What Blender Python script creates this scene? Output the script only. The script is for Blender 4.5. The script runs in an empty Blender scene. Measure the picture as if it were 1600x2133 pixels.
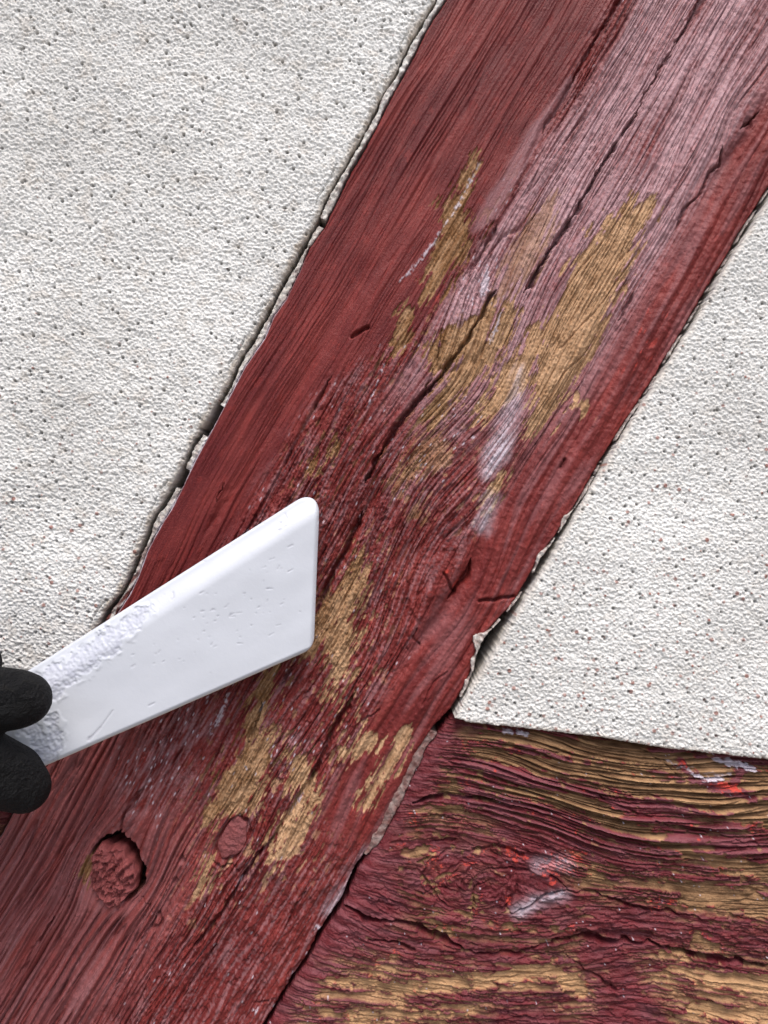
import bpy, math
import numpy as np

# ------------------------------------------------------------------ camera, world, sun
S = 0.00017            # metres per photograph pixel on the wall plane
D = 0.27               # camera distance from the wall
scene = bpy.context.scene
cam_d = bpy.data.cameras.new('camera')
cam = bpy.data.objects.new('camera', cam_d)
scene.collection.objects.link(cam)
scene.camera = cam
cam.location = (0, -D, 0)
cam.rotation_euler = (math.radians(90), 0, 0)
cam_d.sensor_fit = 'VERTICAL'
cam_d.sensor_height = 36.0
cam_d.lens = 36.0 * D / (2133 * S)
cam_d.clip_start = 0.005
cam_d.clip_end = 500
cam_d.dof.use_dof = True
cam_d.dof.focus_distance = D - 0.012
cam_d.dof.aperture_fstop = 30

world = bpy.data.worlds.new('World')
scene.world = world
world.use_nodes = True
wn = world.node_tree
bg = wn.nodes['Background']
sky = wn.nodes.new('ShaderNodeTexSky')
sky.sky_type = 'NISHITA'
sky.sun_disc = False
SUN_DIR = np.array([0.04, -0.46, 0.90]); SUN_DIR /= np.linalg.norm(SUN_DIR)
sky.sun_elevation = math.asin(SUN_DIR[2])
sky.sun_rotation = math.atan2(SUN_DIR[0], SUN_DIR[1])
sky.air_density = 1.0
sky.dust_density = 4.0
sky.ozone_density = 1.0
wn.links.new(sky.outputs[0], bg.inputs[0])
bg.inputs[1].default_value = 0.10
sun_d = bpy.data.lights.new('sun', 'SUN')
sun_d.energy = 1.5
sun_d.angle = math.radians(34)
sun_d.color = (1.0, 0.975, 0.94)
sun = bpy.data.objects.new('sun', sun_d)
scene.collection.objects.link(sun)
from mathutils import Vector, Matrix
sun.rotation_euler = Vector(SUN_DIR).to_track_quat('Z', 'Y').to_euler()
scene.view_settings.view_transform = 'Standard'
scene.view_settings.look = 'None'
scene.view_settings.exposure = 1.0
scene.view_settings.gamma = 1.0

# ------------------------------------------------------------------ noise toolkit
rs = np.random.RandomState(7)
ANG = rs.rand(512) * 2 * np.pi
GX, GY = np.cos(ANG).astype(np.float32), np.sin(ANG).astype(np.float32)

def hsh(a, b, seed):
    h = (a.astype(np.int64) * 374761393 + b.astype(np.int64) * 668265263 + seed * 974634777) & 0xFFFFFFFF
    h = ((h ^ (h >> 13)) * 1274126177) & 0xFFFFFFFF
    return (h ^ (h >> 16)) & 0xFFFFFFFF

def perlin(x, y, seed=0):
    xf, yf = np.floor(x), np.floor(y)
    fx, fy = x - xf, y - yf
    ux, uy = fx * fx * fx * (fx * (fx * 6 - 15) + 10), fy * fy * fy * (fy * (fy * 6 - 15) + 10)
    def g(dx, dy):
        i = hsh(xf + dx, yf + dy, seed) & 511
        return GX[i] * (fx - dx) + GY[i] * (fy - dy)
    a = g(0, 0); b = g(1, 0); c = g(0, 1); d = g(1, 1)
    return 1.5 * ((a + (b - a) * ux) * (1 - uy) + (c + (d - c) * ux) * uy)

def fbm(x, y, seed=0, o=3, gain=.5):
    r = 0; a = 1.; f = 1.
    for k in range(o):
        r = r + a * perlin(x * f, y * f, seed + k * 17); a *= gain; f *= 2.03
    return r

def cells(x, y, seed=0, jit=1.0):
    """nearest jittered point: distance, random number of its cell"""
    xf, yf = np.floor(x), np.floor(y)
    best = np.full(x.shape, 9.0); rid = np.zeros(x.shape)
    for dx in (-1, 0, 1):
        for dy in (-1, 0, 1):
            cx, cy = xf + dx, yf + dy
            r1 = hsh(cx, cy, seed) / 4294967296.; r2 = hsh(cx, cy, seed + 5) / 4294967296.
            d = np.hypot(cx + .5 + (r1 - .5) * jit - x, cy + .5 + (r2 - .5) * jit - y)
            m = d < best
            best = np.where(m, d, best)
            rid = np.where(m, hsh(cx, cy, seed + 11) / 4294967296., rid)
    return best, rid

def ss(a, b, x):
    t = np.clip((x - a) / (b - a), 0, 1)
    return t * t * (3 - 2 * t)

def strokes(X, Y, lst):
    """signed field of tapered strokes [(x,y,r),(x,y,r),...]: positive inside"""
    F = np.full(X.shape, -1e3)
    for st in lst:
        if len(st) == 1:
            x, y, r = st[0]
            F = np.maximum(F, r - np.hypot(X - x, Y - y)); continue
        for (x0, y0, r0), (x1, y1, r1) in zip(st[:-1], st[1:]):
            dx, dy = x1 - x0, y1 - y0
            t = np.clip(((X - x0) * dx + (Y - y0) * dy) / (dx * dx + dy * dy), 0, 1)
            F = np.maximum(F, r0 + (r1 - r0) * t - np.hypot(X - x0 - t * dx, Y - y0 - t * dy))
    return F

def axis(a, b, fine, lo, hi, coarse=14.):
    """sample positions: fine between a and b, growing coarse out to lo and hi"""
    core = np.arange(a, b + fine, fine)
    out = []
    for start, end in ((a, lo), (core[-1], hi)):
        sgn = -1 if end < start else 1
        p, st, L = start, fine, []
        while (end - p) * sgn > 0:
            st = min(coarse, st * 1.25); p += sgn * st; L.append(p)
        out.append(L)
    return np.array(out[0][::-1] + list(core) + out[1])

CU, SU = -0.5, 0.8660254      # grain direction of the brace, down and to the left
def to_xy(u, v): return CU * u + SU * v, SU * u - CU * v
def to_uv(x, y): return CU * x + SU * y, SU * x - CU * y

def edge_uv(pts):
    p = np.array(pts, float); u, v = to_uv(p[:, 0], p[:, 1])
    o = np.argsort(u); return u[o], v[o]
def ev(e, u): return np.interp(u, e[0], e[1])

# ------------------------------------------------------------------ outlines of the wall
E_PANEL_L = edge_uv([(1900,-1720),(906,0),(872,56),(850,94),(824,150),(797,195),(775,240),(752,285),(726,330),(704,368),(677,416),(662,454),
    (625,517),(587,585),(561,637),(524,705),(490,761),(475,799),(414,900),(400,922),(374,981),(359,1009),(329,1059),(312,1087),(290,1142),
    (275,1181),(262,1211),(243,1243),(219,1273),(140,1420),(30,1640),(-800,3080)])
E_BRACE_L = edge_uv([(1923,-1720),(929,0),(899,45),(857,127),(824,187),(790,255),(760,311),(730,360),(704,416),(677,472),(644,517),
    (625,562),(595,622),(569,660),(550,705),(509,765),(438,900),(406,958),(382,1009),(356,1061),(339,1087),(320,1121),(305,1151),
    (288,1200),(271,1237),(245,1275),(150,1450),(52,1650),(10,1730),(-800,3130)])
E_PANEL_R = edge_uv([(2840,-1700),(1610,400),(1562,472),(1499,570),(1465,637),(1412,720),(1360,799),(1237,1000),(1197,1070),(1162,1131),
    (1136,1175),(1106,1223),(1071,1280),(1044,1324),(1005,1389),(974,1437),(948,1485),(900,1570)])
E_BRACE_R = edge_uv([(2830,-1730),(1600,394),(1544,482),(1517,532),(1487,577),(1424,686),(1394,735),(1356,799),(1295,893),(1250,962),
    (1218,1021),(1180,1082),(1158,1114),(1124,1162),(1110,1188),(1088,1227),(1066,1262),(1030,1300),(1000,1337),(983,1394),(972,1425),(940,1478),
    (905,1515),(873,1560),(835,1640),(790,1738),(766,1774),(735,1816),(714,1871),(686,1912),(662,1946),(637,1998),(599,2053),(566,2108),
    (552,2133),(-60,3190)])
E_RAIL = edge_uv([(1040,1330),(950,1485),(917,1525),(885,1568),(850,1642),(800,1742),(775,1776),(744,1818),(724,1873),(700,1912),(673,1948),
    (646,2000),(608,2055),(574,2110),(560,2135),(-50,3190)])
YB = np.array([(900,1489),(948,1490),(970,1499),(1044,1507),(1154,1520),(1250,1531),(1381,1553),(1490,1564),(1600,1576),(3600,1830)], float)

# ------------------------------------------------------------------ mesh builders
def link_mesh(name, verts, quads, mat, attrs=None, smooth=True, parent=None):
    me = bpy.data.meshes.new(name)
    n, m = len(verts), len(quads)
    k = quads.shape[1]
    me.vertices.add(n); me.vertices.foreach_set('co', verts.astype(np.float32).ravel())
    me.loops.add(m * k); me.loops.foreach_set('vertex_index', quads.astype(np.int32).ravel())
    me.polygons.add(m)
    me.polygons.foreach_set('loop_start', np.arange(m, dtype=np.int32) * k)
    me.polygons.foreach_set('loop_total', np.full(m, k, np.int32))
    me.polygons.foreach_set('use_smooth', np.full(m, bool(smooth)))
    me.update(calc_edges=True)
    for an, arr in (attrs or {}).items():
        a = me.attributes.new(an, 'FLOAT_COLOR', 'POINT')
        c = np.ones((n, 4), np.float32); c[:, :3] = arr
        a.data.foreach_set('color', c.ravel())
    me.materials.append(mat)
    o = bpy.data.objects.new(name, me)
    scene.collection.objects.link(o)
    if parent: o.parent = parent
    return o

def px_world(P, origin=(800., 1066.5)):
    """(x px, y px, height px) on the wall -> metres"""
    return np.stack([(P[:, 0] - origin[0]) * S, -P[:, 2] * S, (origin[1] - P[:, 1]) * S], 1)

def field(name, X, Y, H, sd, A, B, mat, depth=130., rnd=4., parent=None, closed=False, xf=px_world):
    """height field clipped to sd>0 with a rounded arris and real side faces down to `depth`"""
    gy0, gx0 = np.gradient(sd)
    Xi, Xj = np.gradient(X); Yi, Yj = np.gradient(Y)
    det = Xj * Yi - Xi * Yj
    gx = (gx0 * Yi - gy0 * Yj) / det; gy = (gy0 * Xj - gx0 * Xi) / det
    g2 = np.clip(gx * gx + gy * gy, .25, None)
    out = sd < 0
    step = np.hypot(Xj, Yj) + np.hypot(Xi, Yi)
    mv = np.where(out, np.clip(-sd, 0, step * 1.5), 0)
    X2, Y2 = X + mv * gx / g2, Y + mv * gy / g2
    s = np.clip(sd, 0, None)
    if np.ndim(rnd) == 0: rnd = np.full(sd.shape, float(rnd))
    t = np.clip(1 - s / rnd, 0, 1)
    Hh = H - rnd * (1 - np.sqrt(np.clip(1 - t * t, 0, 1)))
    ny, nx = X.shape
    idx = np.arange(ny * nx).reshape(ny, nx)
    q = np.stack([idx[:-1, :-1], idx[1:, :-1], idx[1:, 1:], idx[:-1, 1:]], -1).reshape(-1, 4)
    ins = (sd > 0).ravel()
    q = q[ins[q].any(1)]
    used = np.zeros(ny * nx, bool); used[q.ravel()] = True
    remap = np.cumsum(used) - 1
    q = remap[q]
    P = np.stack([X2.ravel(), Y2.ravel(), Hh.ravel()], 1)[used]
    At = A.reshape(-1, 3)[used]; Bt = B.reshape(-1, 3)[used]
    n = len(P)
    e = np.concatenate([q[:, [0, 1]], q[:, [1, 2]], q[:, [2, 3]], q[:, [3, 0]]])
    key = np.sort(e, 1); key = key[:, 0].astype(np.int64) * n + key[:, 1]
    _, first, cnt = np.unique(key, return_index=True, return_counts=True)
    be = e[first[cnt == 1]]
    bv = np.unique(be)
    mp = np.zeros(n, np.int64); mp[bv] = np.arange(len(bv))
    top = P[bv].copy(); bot = P[bv].copy(); bot[:, 2] = -depth
    a, b = mp[be[:, 0]], mp[be[:, 1]]
    nb = len(bv)
    sk = np.stack([n + b, n + a, n + nb + a, n + nb + b], 1)
    V = [P, top, bot]; Q = [q, sk]; AA = [At, At[bv], At[bv]]; BB = [Bt, Bt[bv], Bt[bv]]
    if closed:
        back = P.copy(); back[:, 2] = -depth
        V.append(back); Q.append(q[:, ::-1] + n + 2 * nb); AA.append(At); BB.append(Bt)
    return link_mesh(name, xf(np.concatenate(V)), np.concatenate(Q), mat,
                     {'mask_a': np.concatenate(AA), 'mask_b': np.concatenate(BB)}, parent=parent)

def tag(o, label=None, cat=None, group=None, kind=None):
    if label: o['label'] = label
    if cat: o['category'] = cat
    if group: o['group'] = group
    if kind: o['kind'] = kind
    return o

# ------------------------------------------------------------------ materials
class NT:
    def __init__(s, name):
        s.m = bpy.data.materials.new(name); s.m.use_nodes = True
        s.t = s.m.node_tree; s.b = s.t.nodes['Principled BSDF']
        s.tc = s.t.nodes.new('ShaderNodeTexCoord')
    def link(s, a, b): s.t.links.new(a, b)
    def masks(s, name):
        a = s.t.nodes.new('ShaderNodeAttribute'); a.attribute_name = name
        sp = s.t.nodes.new('ShaderNodeSeparateColor'); s.link(a.outputs['Color'], sp.inputs[0])
        return sp.outputs
    def noise(s, scale, detail=3, rough=.6, stretch=None):
        n = s.t.nodes.new('ShaderNodeTexNoise'); n.inputs['Scale'].default_value = scale
        n.inputs['Detail'].default_value = detail; n.inputs['Roughness'].default_value = rough
        if stretch:
            mp = s.t.nodes.new('ShaderNodeMapping'); mp.vector_type = 'TEXTURE'; mp.inputs['Rotation'].default_value = stretch[0]; mp.inputs['Scale'].default_value = stretch[1]
            s.link(s.tc.outputs['Object'], mp.inputs[0]); s.link(mp.outputs[0], n.inputs[0])
        else: s.link(s.tc.outputs['Object'], n.inputs[0])
        return n.outputs[0]
    def ramp(s, f, stops):
        r = s.t.nodes.new('ShaderNodeValToRGB'); s.link(f, r.inputs[0])
        el = r.color_ramp.elements
        while len(el) < len(stops): el.new(.5)
        for e, (p, c) in zip(el, stops): e.position = p; e.color = (*c, 1) if len(c) == 3 else c
        return r.outputs[0]
    def mix(s, f, a, b, mode='MIX'):
        m = s.t.nodes.new('ShaderNodeMix'); m.data_type = 'RGBA'; m.blend_type = mode
        for v, i in ((f, 0), (a, 6), (b, 7)):
            if isinstance(v, (int, float)): m.inputs[i].default_value = v
            elif isinstance(v, tuple): m.inputs[i].default_value = (*v, 1)
            else: s.link(v, m.inputs[i])
        return m.outputs[2]
    def math(s, op, a, b=None, c=None):
        m = s.t.nodes.new('ShaderNodeMath'); m.operation = op
        for i, v in enumerate((a, b, c)):
            if v is None: continue
            if isinstance(v, (int, float)): m.inputs[i].default_value = v
            else: s.link(v, m.inputs[i])
        return m.outputs[0]
    def bump(s, h, strength, dist):
        b = s.t.nodes.new('ShaderNodeBump'); b.inputs['Strength'].default_value = strength; b.inputs['Distance'].default_value = dist
        s.link(h, b.inputs['Height']); s.link(b.outputs[0], s.b.inputs['Normal'])
    def out(s, col, rough, spec=.5):
        s.link(col, s.b.inputs['Base Color'])
        if isinstance(rough, (int, float)): s.b.inputs['Roughness'].default_value = rough
        else: s.link(rough, s.b.inputs['Roughness'])
        s.b.inputs['Specular IOR Level'].default_value = spec
        return s.m

def timber_material(name, ang, wood_dark, wood_light, paint_a, paint_b, chalky):
    """mask_a = bare wood, white residue with painted glints, faded chalky bloom with painted sheen; mask_b = wood tone, paint tone, bright orange-red under-paint"""
    k = NT(name); a = k.masks('mask_a'); b = k.masks('mask_b')
    st = ((0, ang, 0), (1, 1, 1))
    fib = k.noise(1300, 4, .7, ((0, ang, 0), (9, 1, 1)))
    fin = k.noise(1500, 3, .6)
    med = k.noise(300, 4, .6, ((0, ang, 0), (6, 1, 1)))
    wood = k.mix(b[0], wood_dark, wood_light)
    wood = k.mix(k.math('MULTIPLY', k.ramp(fib, [(.35, (0,)*3), (.65, (1,)*3)]), .45), wood, k.mix(b[0], (wood_dark[0]*.45, wood_dark[1]*.42, wood_dark[2]*.4), (wood_light[0]*.6, wood_light[1]*.52, wood_light[2]*.45)))
    paint = k.mix(b[1], paint_a, paint_b)
    paint = k.mix(k.math('MULTIPLY', k.ramp(med, [(.35, (0,)*3), (.7, (1,)*3)]), .35), paint, (paint_a[0]*.72, paint_a[1]*.6, paint_a[2]*.75))
    paint = k.mix(k.math('MULTIPLY', k.ramp(fin, [(.5, (0,)*3), (.75, (1,)*3)]), .25), paint, (paint_b[0]*1.3, paint_b[1]*1.7, paint_b[2]*1.7))
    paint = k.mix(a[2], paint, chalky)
    paint = k.mix(b[2], paint, (.46, .05, .035))
    col = k.mix(a[0], paint, wood)
    col = k.mix(a[1], col, (.58, .53, .60))
    rough = k.math('ADD', k.math('MULTIPLY', a[0], .35), k.math('MULTIPLY_ADD', med, .45, .26))
    h = k.math('ADD', k.math('MULTIPLY', fib, .7), k.math('MULTIPLY', fin, .5))
    k.bump(h, .9, .0006)
    return k.out(col, rough, .22)

def plaster_material():
    """mask_a = red-brown specks, dark specks, dirt; mask_b.r = tonal drift"""
    k = NT('roughcast_plaster'); a = k.masks('mask_a'); b = k.masks('mask_b')
    n1 = k.noise(900, 4, .7); n2 = k.noise(60, 3, .6)
    col = k.mix(b[0], (.56, .55, .53), (.765, .757, .735))
    col = k.mix(k.math('MULTIPLY', k.ramp(n1, [(.42, (0,)*3), (.62, (1,)*3)]), .25), col, (.46, .44, .41))
    col = k.mix(a[2], col, (.40, .32, .24))
    col = k.mix(a[0], col, (.27, .115, .09))
    col = k.mix(a[1], col, (.10, .095, .09))
    k.bump(n1, .6, .0006)
    return k.out(col, .9, .2)

def mortar_material():
    k = NT('old_mortar'); a = k.masks('mask_a')
    n1 = k.noise(700, 4, .7)
    col = k.ramp(n1, [(.3, (.40, .36, .32)), (.6, (.64, .61, .57))])
    col = k.mix(a[0], col, (.80, .80, .80))
    col = k.mix(a[1], col, (.13, .04, .035))
    k.bump(n1, .9, .0008)
    return k.out(col, .9, .2)

PLASTER = plaster_material()
MORTAR = mortar_material()
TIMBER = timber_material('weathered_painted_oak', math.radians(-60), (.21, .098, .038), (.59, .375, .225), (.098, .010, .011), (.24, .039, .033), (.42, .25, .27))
TIMBER_RAIL = timber_material('peeling_painted_oak', math.radians(8), (.125, .062, .030), (.53, .315, .165), (.080, .010, .014), (.18, .026, .032), (.22, .075, .09))

def z3(*a): return np.stack(a, -1).astype(np.float32)

# ------------------------------------------------------------------ plaster panels
def plaster(name, X, Y, sd, base, seed, speck, dirt, tone):
    h = 2.3 * fbm(X / 7.6, Y / 6.8, seed, 3, .68) * .85 + 1.2 * fbm(X / 46., Y / 38., seed + 3, 2)
    wob = perlin(X / 45., Y / 45., seed + 9) * 9
    h += .25 * (1 - 2.2 * np.abs(perlin((X + wob) / 10., (Y + wob * 1.5) / 6.5, seed + 21))) + 1.7 * perlin(X / 4.2, Y / 4.2, seed + 23)
    pk = np.clip(cells(X / 8.5, Y / 7., seed + 25)[0], 0, .7); h -= 1.2 * (pk - .4)
    h += 4.0 * fbm(X / 300., Y / 240., seed + 5, 2) + .5 * perlin((X + Y * .5) / 70., (Y - X * .35) / 12., seed + 6)
    d, r = cells(X / 26., Y / 26., seed + 31)
    pit = ss(.17, .05, d) * (r < .30 + .25 * perlin(X / 160., Y / 160., seed + 27))
    h -= 6 * pit
    d2, r2 = cells(X / 17., Y / 17., seed + 41)
    size = .10 + .17 * (r2 * 7 % 1) ** 2
    red = ss(size + .05, size - .04, d2) * (r2 < speck)
    d3, r3 = cells(X / 19., Y / 17., seed + 51)
    dark = ss(.13, .06, d3) * (r3 < .30)
    h += 1.2 * red
    drift = np.clip(.55 + .9 * fbm(X / 300., Y / 240., seed + 61, 2) * .5 + .35 * perlin(X / 9., Y / 6., seed + 63) + .45 * perlin(X / 5., Y / 4., seed + 64), 0, 1) * tone
    far = ss(12, 2, sd + 5 * perlin(X / 20., Y / 20., seed + 71)) * dirt
    spot = ss(.25, .55, fbm(X / 40., Y / 30., seed + 81, 3)) * .35
    return h + base, z3(np.clip(red * (.55 + .45 * (r2 * 13 % 1)), 0, 1), np.clip(dark * (.35 + .6 * (r3 * 31 % 1)) + pit * .6, 0, 1), np.clip(far + spot * dirt, 0, 1)), z3(drift, drift, drift)

FS = 1.6
x = axis(-30, 960, FS, -1500, 2200); y = axis(-30, 1700, FS, -1500, 1745)
X, Y = np.meshgrid(x, y)
u, v = to_uv(X, Y)
sd = np.minimum(ev(E_PANEL_L, u) - v, 1672 + .02 * X - Y)
sd = sd + 1.6 * perlin(X / 22., Y / 22., 3) + 1.4 * perlin(X / 7., Y / 7., 4)
speck = np.clip(.02 + .20 * ss(500, 1300, Y) + .10 * ss(-40, 900, v - 700) * ss(700, 1300, Y), 0, 1)
H, A, B = plaster('l', X, Y, sd, 4, 100, speck, .55, 1.0)
H -= 4 * ss(24, 0, sd) ** 2
# hairline where the facing has come away, a few pixels inside the edge
hair = np.abs(sd - 13 - 5 * perlin(u / 70., u * 0, 9)) < 1.3
H -= 4 * hair * (perlin(u / 45., u * 0 + .5, 12) > .25) * (Y < 1300)
o = field('plaster_panel', X, Y, H, sd, A, B, PLASTER, rnd=5)
tag(o, 'upper left panel of pale rough grey-white plaster, left of the diagonal red beam', 'plaster panel', 'plaster panels between the timbers')

x = axis(900, 1630, FS, 860, 3300); y = axis(360, 1600, FS, -1500, 1900)
X, Y = np.meshgrid(x, y)
u, v = to_uv(X, Y)
yb = np.interp(X, YB[:, 0], YB[:, 1])
sd = np.minimum(v - ev(E_PANEL_R, u), yb - Y)
sd = sd + 1.0 * perlin(X / 18., Y / 18., 13) + 1.1 * perlin(X / 6., Y / 6., 14)
speck = np.clip(.06 + .34 * ss(1000, 1480, Y) + .08 * ss(600, 1000, Y), 0, 1)
H, A, B = plaster('r', X, Y, sd, 22, 300, speck, .3, 1.0)
o = field('plaster_panel', X, Y, H, sd, A, B, PLASTER, rnd=7)
tag(o, 'right panel of rough white plaster with red-brown specks, its corner above the peeling beam', 'plaster panel', 'plaster panels between the timbers')

# ------------------------------------------------------------------ diagonal brace
def knot_warp(u, v, ku, kv, a, su, sv):
    dv = v - kv
    e = np.exp(-((u - ku) / su) ** 2 - (dv / sv) ** 2)
    return -dv * (1 - 1 / (1 + a * e))

U = axis(-860, 1900, 2.2, -2500, 3300); V = axis(770, 1620, 1.35, 760, 1630)
u, v = np.meshgrid(U, V, indexing='ij')
X, Y = to_xy(u, v)
w = 20 * fbm(u / 900., v / 300., 1, 2) + 2.2 * fbm(u / 160., v / 60., 2, 2)
for (kx, ky, a, su_, sv_) in ((930, 1215, 1.6, 120, 75), (248, 1805, 2.2, 75, 55), (485, 1745, 1.5, 55, 30), (1560, 240, 1.4, 60, 35), (1010, 640, .35, 120, 45)):
    ku, kv = to_uv(kx, ky); w = w + knot_warp(u, v, ku, kv, a, su_, sv_)
ku, kv = to_uv(900, 960)
w = w + 26 * np.exp(-((u - ku - 60) / 150) ** 2 - ((v - kv) / 130) ** 2) - 20 * np.exp(-((u - ku + 190) / 120) ** 2 - ((v - kv) / 120) ** 2)
g = v + w

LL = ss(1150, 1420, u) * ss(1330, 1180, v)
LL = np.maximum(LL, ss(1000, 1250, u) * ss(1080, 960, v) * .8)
UR = ss(1110, 1140, v + .05 * u + 12 * perlin(u / 120., v / 60., 31)) * ss(420, 200, u) * ss(1500, 1430, v)
RR = ss(1395, 1440, v + 12 * perlin(u / 200., v * 0, 33)) * ss(1250, 1100, u)
LFb = 960 + 125 * ss(420, 80, u)
LF = ss(50, -10, v - LFb + 10 * perlin(u / 80., v / 30., 34)) * (1 - LL)
MID = np.clip(1 - LL - UR - RR - LF, 0, 1)
lam = lambda p, L, sdv: perlin(g / p, u / L + .9 * perlin(g / (2.6 * p), u / (1.7 * L), sdv + 500), sdv)
def grooves(p, L, wd, sdv):      # thin furrows
    return -np.clip(1 - np.abs(lam(p, L, sdv)) / wd, 0, 1) ** 1.3
H = 0
H = H + LL * (15.0 * (np.abs(lam(20, 900, 41)) * 1.9) ** .75 + 3.6 * (np.abs(lam(7, 300, 42)) * 2) + 9 * grooves(20, 420, .15, 40) - 5)
H = H + LF * (1.1 * grooves(6.5, 380, .25, 71) + 2.6 * grooves(13, 600, .14, 58) * ss(-.3, .2, perlin(g / 60., u / 350., 59)) + 2.0 * np.abs(lam(12, 620, 43)) * 2 * (.35 + ss(-.3, .3, perlin(g / 55., u / 300., 44))) + 1.0 * lam(5, 300, 45) - 2)
H = H + UR * (3.0 * (np.abs(lam(13, 700, 46)) * 2) ** .8 + 1.6 * lam(4.5, 300, 47) + 5.0 * grooves(9, 380, .20, 48) + 7 * grooves(33, 500, .07, 57) - 1)
H = H + RR * (6.0 * (np.abs(lam(30, 900, 49)) * 1.8) ** .8 + 1.2 * lam(8, 160, 50) - 4)
H = H + MID * (4.0 * (np.abs(lam(12, 420, 51)) * 2) ** .8 + 1.8 * lam(4.6, 170, 52) + 1.5 * perlin(X / 4.5, Y / 4.5, 54) + 6.0 * grooves(26, 420, .10, 53) + 4.5 * grooves(9, 260, .20, 56) - 1)
H = H + 5 * fbm(u / 420., v / 90., 61, 2) + 1.6 * (1 - .9 * LF) * fbm(X / 26., Y / 26., 62, 3) + 1.2 * LF * fbm(u / 120., v / 22., 69, 2)
H = H + (1 - LF * .85) * 1.1 * fbm(X / 9., Y / 9., 63, 2)
LR = ss(1345, 1400, v + 14 * perlin(u / 90., v / 40., 66)) * ss(1120, 1260, u)
H = H * (1 - .62 * LR) + LR * (5.5 * perlin(g / 46., u / 260., 67) + 2.4 * fbm(X / 34., Y / 34., 68, 3))
# smooth, thickly painted strip
sm = ss(0, 14, strokes(X, Y, [[(1190, 170, 18), (1110, 290, 24), (1020, 440, 26), (985, 480, 12)], [(420, 1000, 20), (330, 1150, 25)]]) + 4 * perlin(u / 60, v / 12, 65))
H = H * (1 - .85 * sm)
# valleys and steps running with the grain
def along(pts, wd, wob=4, seed=70):
    e = edge_uv(pts); m = (u > e[0][0] - 40) & (u < e[0][-1] + 40)
    vv = ev(e, u) + wob * perlin(u / 40., u * 0 + seed * .37, seed) + .6 * wob * perlin(u / 13., u * 0 + seed * .11, seed + 1)
    f = ss(e[0][0] - 40, e[0][0] + 30, u) * ss(e[0][-1] + 40, e[0][-1] - 30, u)
    return np.abs(v - vv) / wd, f, v - vv
for pts, wd, dep in (
    ([(1540, 300), (1409, 476), (1356, 544), (1326, 600), (1290, 670), (1180, 830), (1130, 905), (1080, 985)], 20, 11),
    ([(1080, 985), (1020, 1090), (985, 1183), (945, 1232), (901, 1301), (864, 1354)], 13, 10),
    ([(779, 1032), (750, 1081), (710, 1163), (681, 1211), (655, 1270)], 11, 15),
    ([(870, 1500), (800, 1600), (745, 1690)], 16, 8), ([(810, 1500), (740, 1640)], 12, 6),
    ([(560, 1830), (470, 1990), (400, 2133)], 30, 13), ([(640, 1760), (560, 1900), (470, 2080)], 18, 6),
    ([(1290, 0), (1180, 191), (1127, 277), (1075, 405), (1000, 525)], 7, 6),
    ([(1050, 60), (960, 230), (900, 330)], 14, 4), ([(760, 560), (620, 800), (560, 910)], 16, 5),
    ([(700, 760), (600, 960)], 8, 6), ([(540, 930), (430, 1110)], 7, 5)):
    d, f, _ = along(pts, wd, 3, int(pts[0][0]))
    H = H - dep * np.exp(-d * d) * f
# cracks
def crack(pts, wd, dep, seed):
    global H
    e = edge_uv(pts)
    vv = ev(e, u) + 3.2 * perlin(u / 26., u * 0 + .5, seed) + 2.4 * perlin(u / 9., v / 30. + .5, seed + 1)
    wv = wd * (.55 + .75 * ss(-.5, .4, perlin(u / 35., u * 0 + .3, seed + 2)))
    f = (u > e[0][0]) & (u < e[0][-1])
    wv = wv * ss(e[0][0], e[0][0] + 25, u) * ss(e[0][-1], e[0][-1] - 25, u) + .01
    H = H - np.where(f, dep * np.clip(1.25 - np.abs(v - vv) / wv, 0, 1), 0)
for i, (pts, wd, dep) in enumerate((
    ([(1480, -40), (1465, 0), (1431, 49), (1409, 94)], 5, 16), ([(1400, 108), (1371, 150), (1349, 188)], 3, 9),
    ([(1330, 228), (1319, 244), (1292, 289)], 3.6, 16), ([(1290, 290), (1247, 356), (1190, 457)], 5, 20),
    ([(1195, 445), (1145, 521), (1126, 551), (1092, 611)], 6, 26),
    ([(1040, 600), (1014, 626), (1002, 660), (950, 739), (912, 791), (871, 832), (834, 881), (800, 930), (775, 975), (758, 1010)], 4.5, 28),
    ([(1480, -40), (1431, 49), (1371, 150), (1319, 244), (1247, 356), (1190, 457), (1145, 521), (1092, 611)], 2.0, 11), ([(1300, -20), (1225, 109), (1180, 191), (1127, 277)], 3.5, 10), ([(1041, 461), (999, 536), (975, 575)], 5, 13),
    ([(1592, 225), (1540, 270)], 4, 15), ([(1506, 300), (1502, 338), (1484, 352), (1457, 405), (1431, 431), (1409, 476)], 3, 14),
    ([(1326, 600), (1300, 652), (1285, 670)], 3, 10), ([(982, 1160), (975, 1195), (945, 1232), (930, 1250)], 6, 20),
    ([(755, 1060), (740, 1105), (690, 1200), (655, 1290)], 5, 22),
    ([(742, 1438), (709, 1496), (682, 1541), (665, 1592), (640, 1634)], 5, 24),
    ([(655, 1610), (603, 1692), (565, 1750), (537, 1781), (493, 1853), (451, 1915), (400, 1977)], 4, 18),
    ([(548, 1460), (530, 1513), (515, 1550)], 5, 18), ([(300, 1640), (262, 1690), (246, 1740)], 6, 18),
    ([(610, 1380), (585, 1430)], 4, 12), ([(690, 780), (650, 860)], 3, 9), ([(610, 930), (590, 975)], 3, 8),
    ([(470, 1000), (450, 1050)], 2.5, 7), ([(1340, 880), (1310, 930)], 3, 9), ([(905, 760), (880, 830)], 3, 10),
    ([(455, 1960), (380, 2080)], 3, 10), ([(120, 1900), (20, 2060)], 3, 10), ([(330, 1900), (240, 2060)], 3, 9), ([(640, 1850), (590, 1940)], 3, 9))):
    crack(pts, wd, dep, 200 + i * 5)
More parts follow.
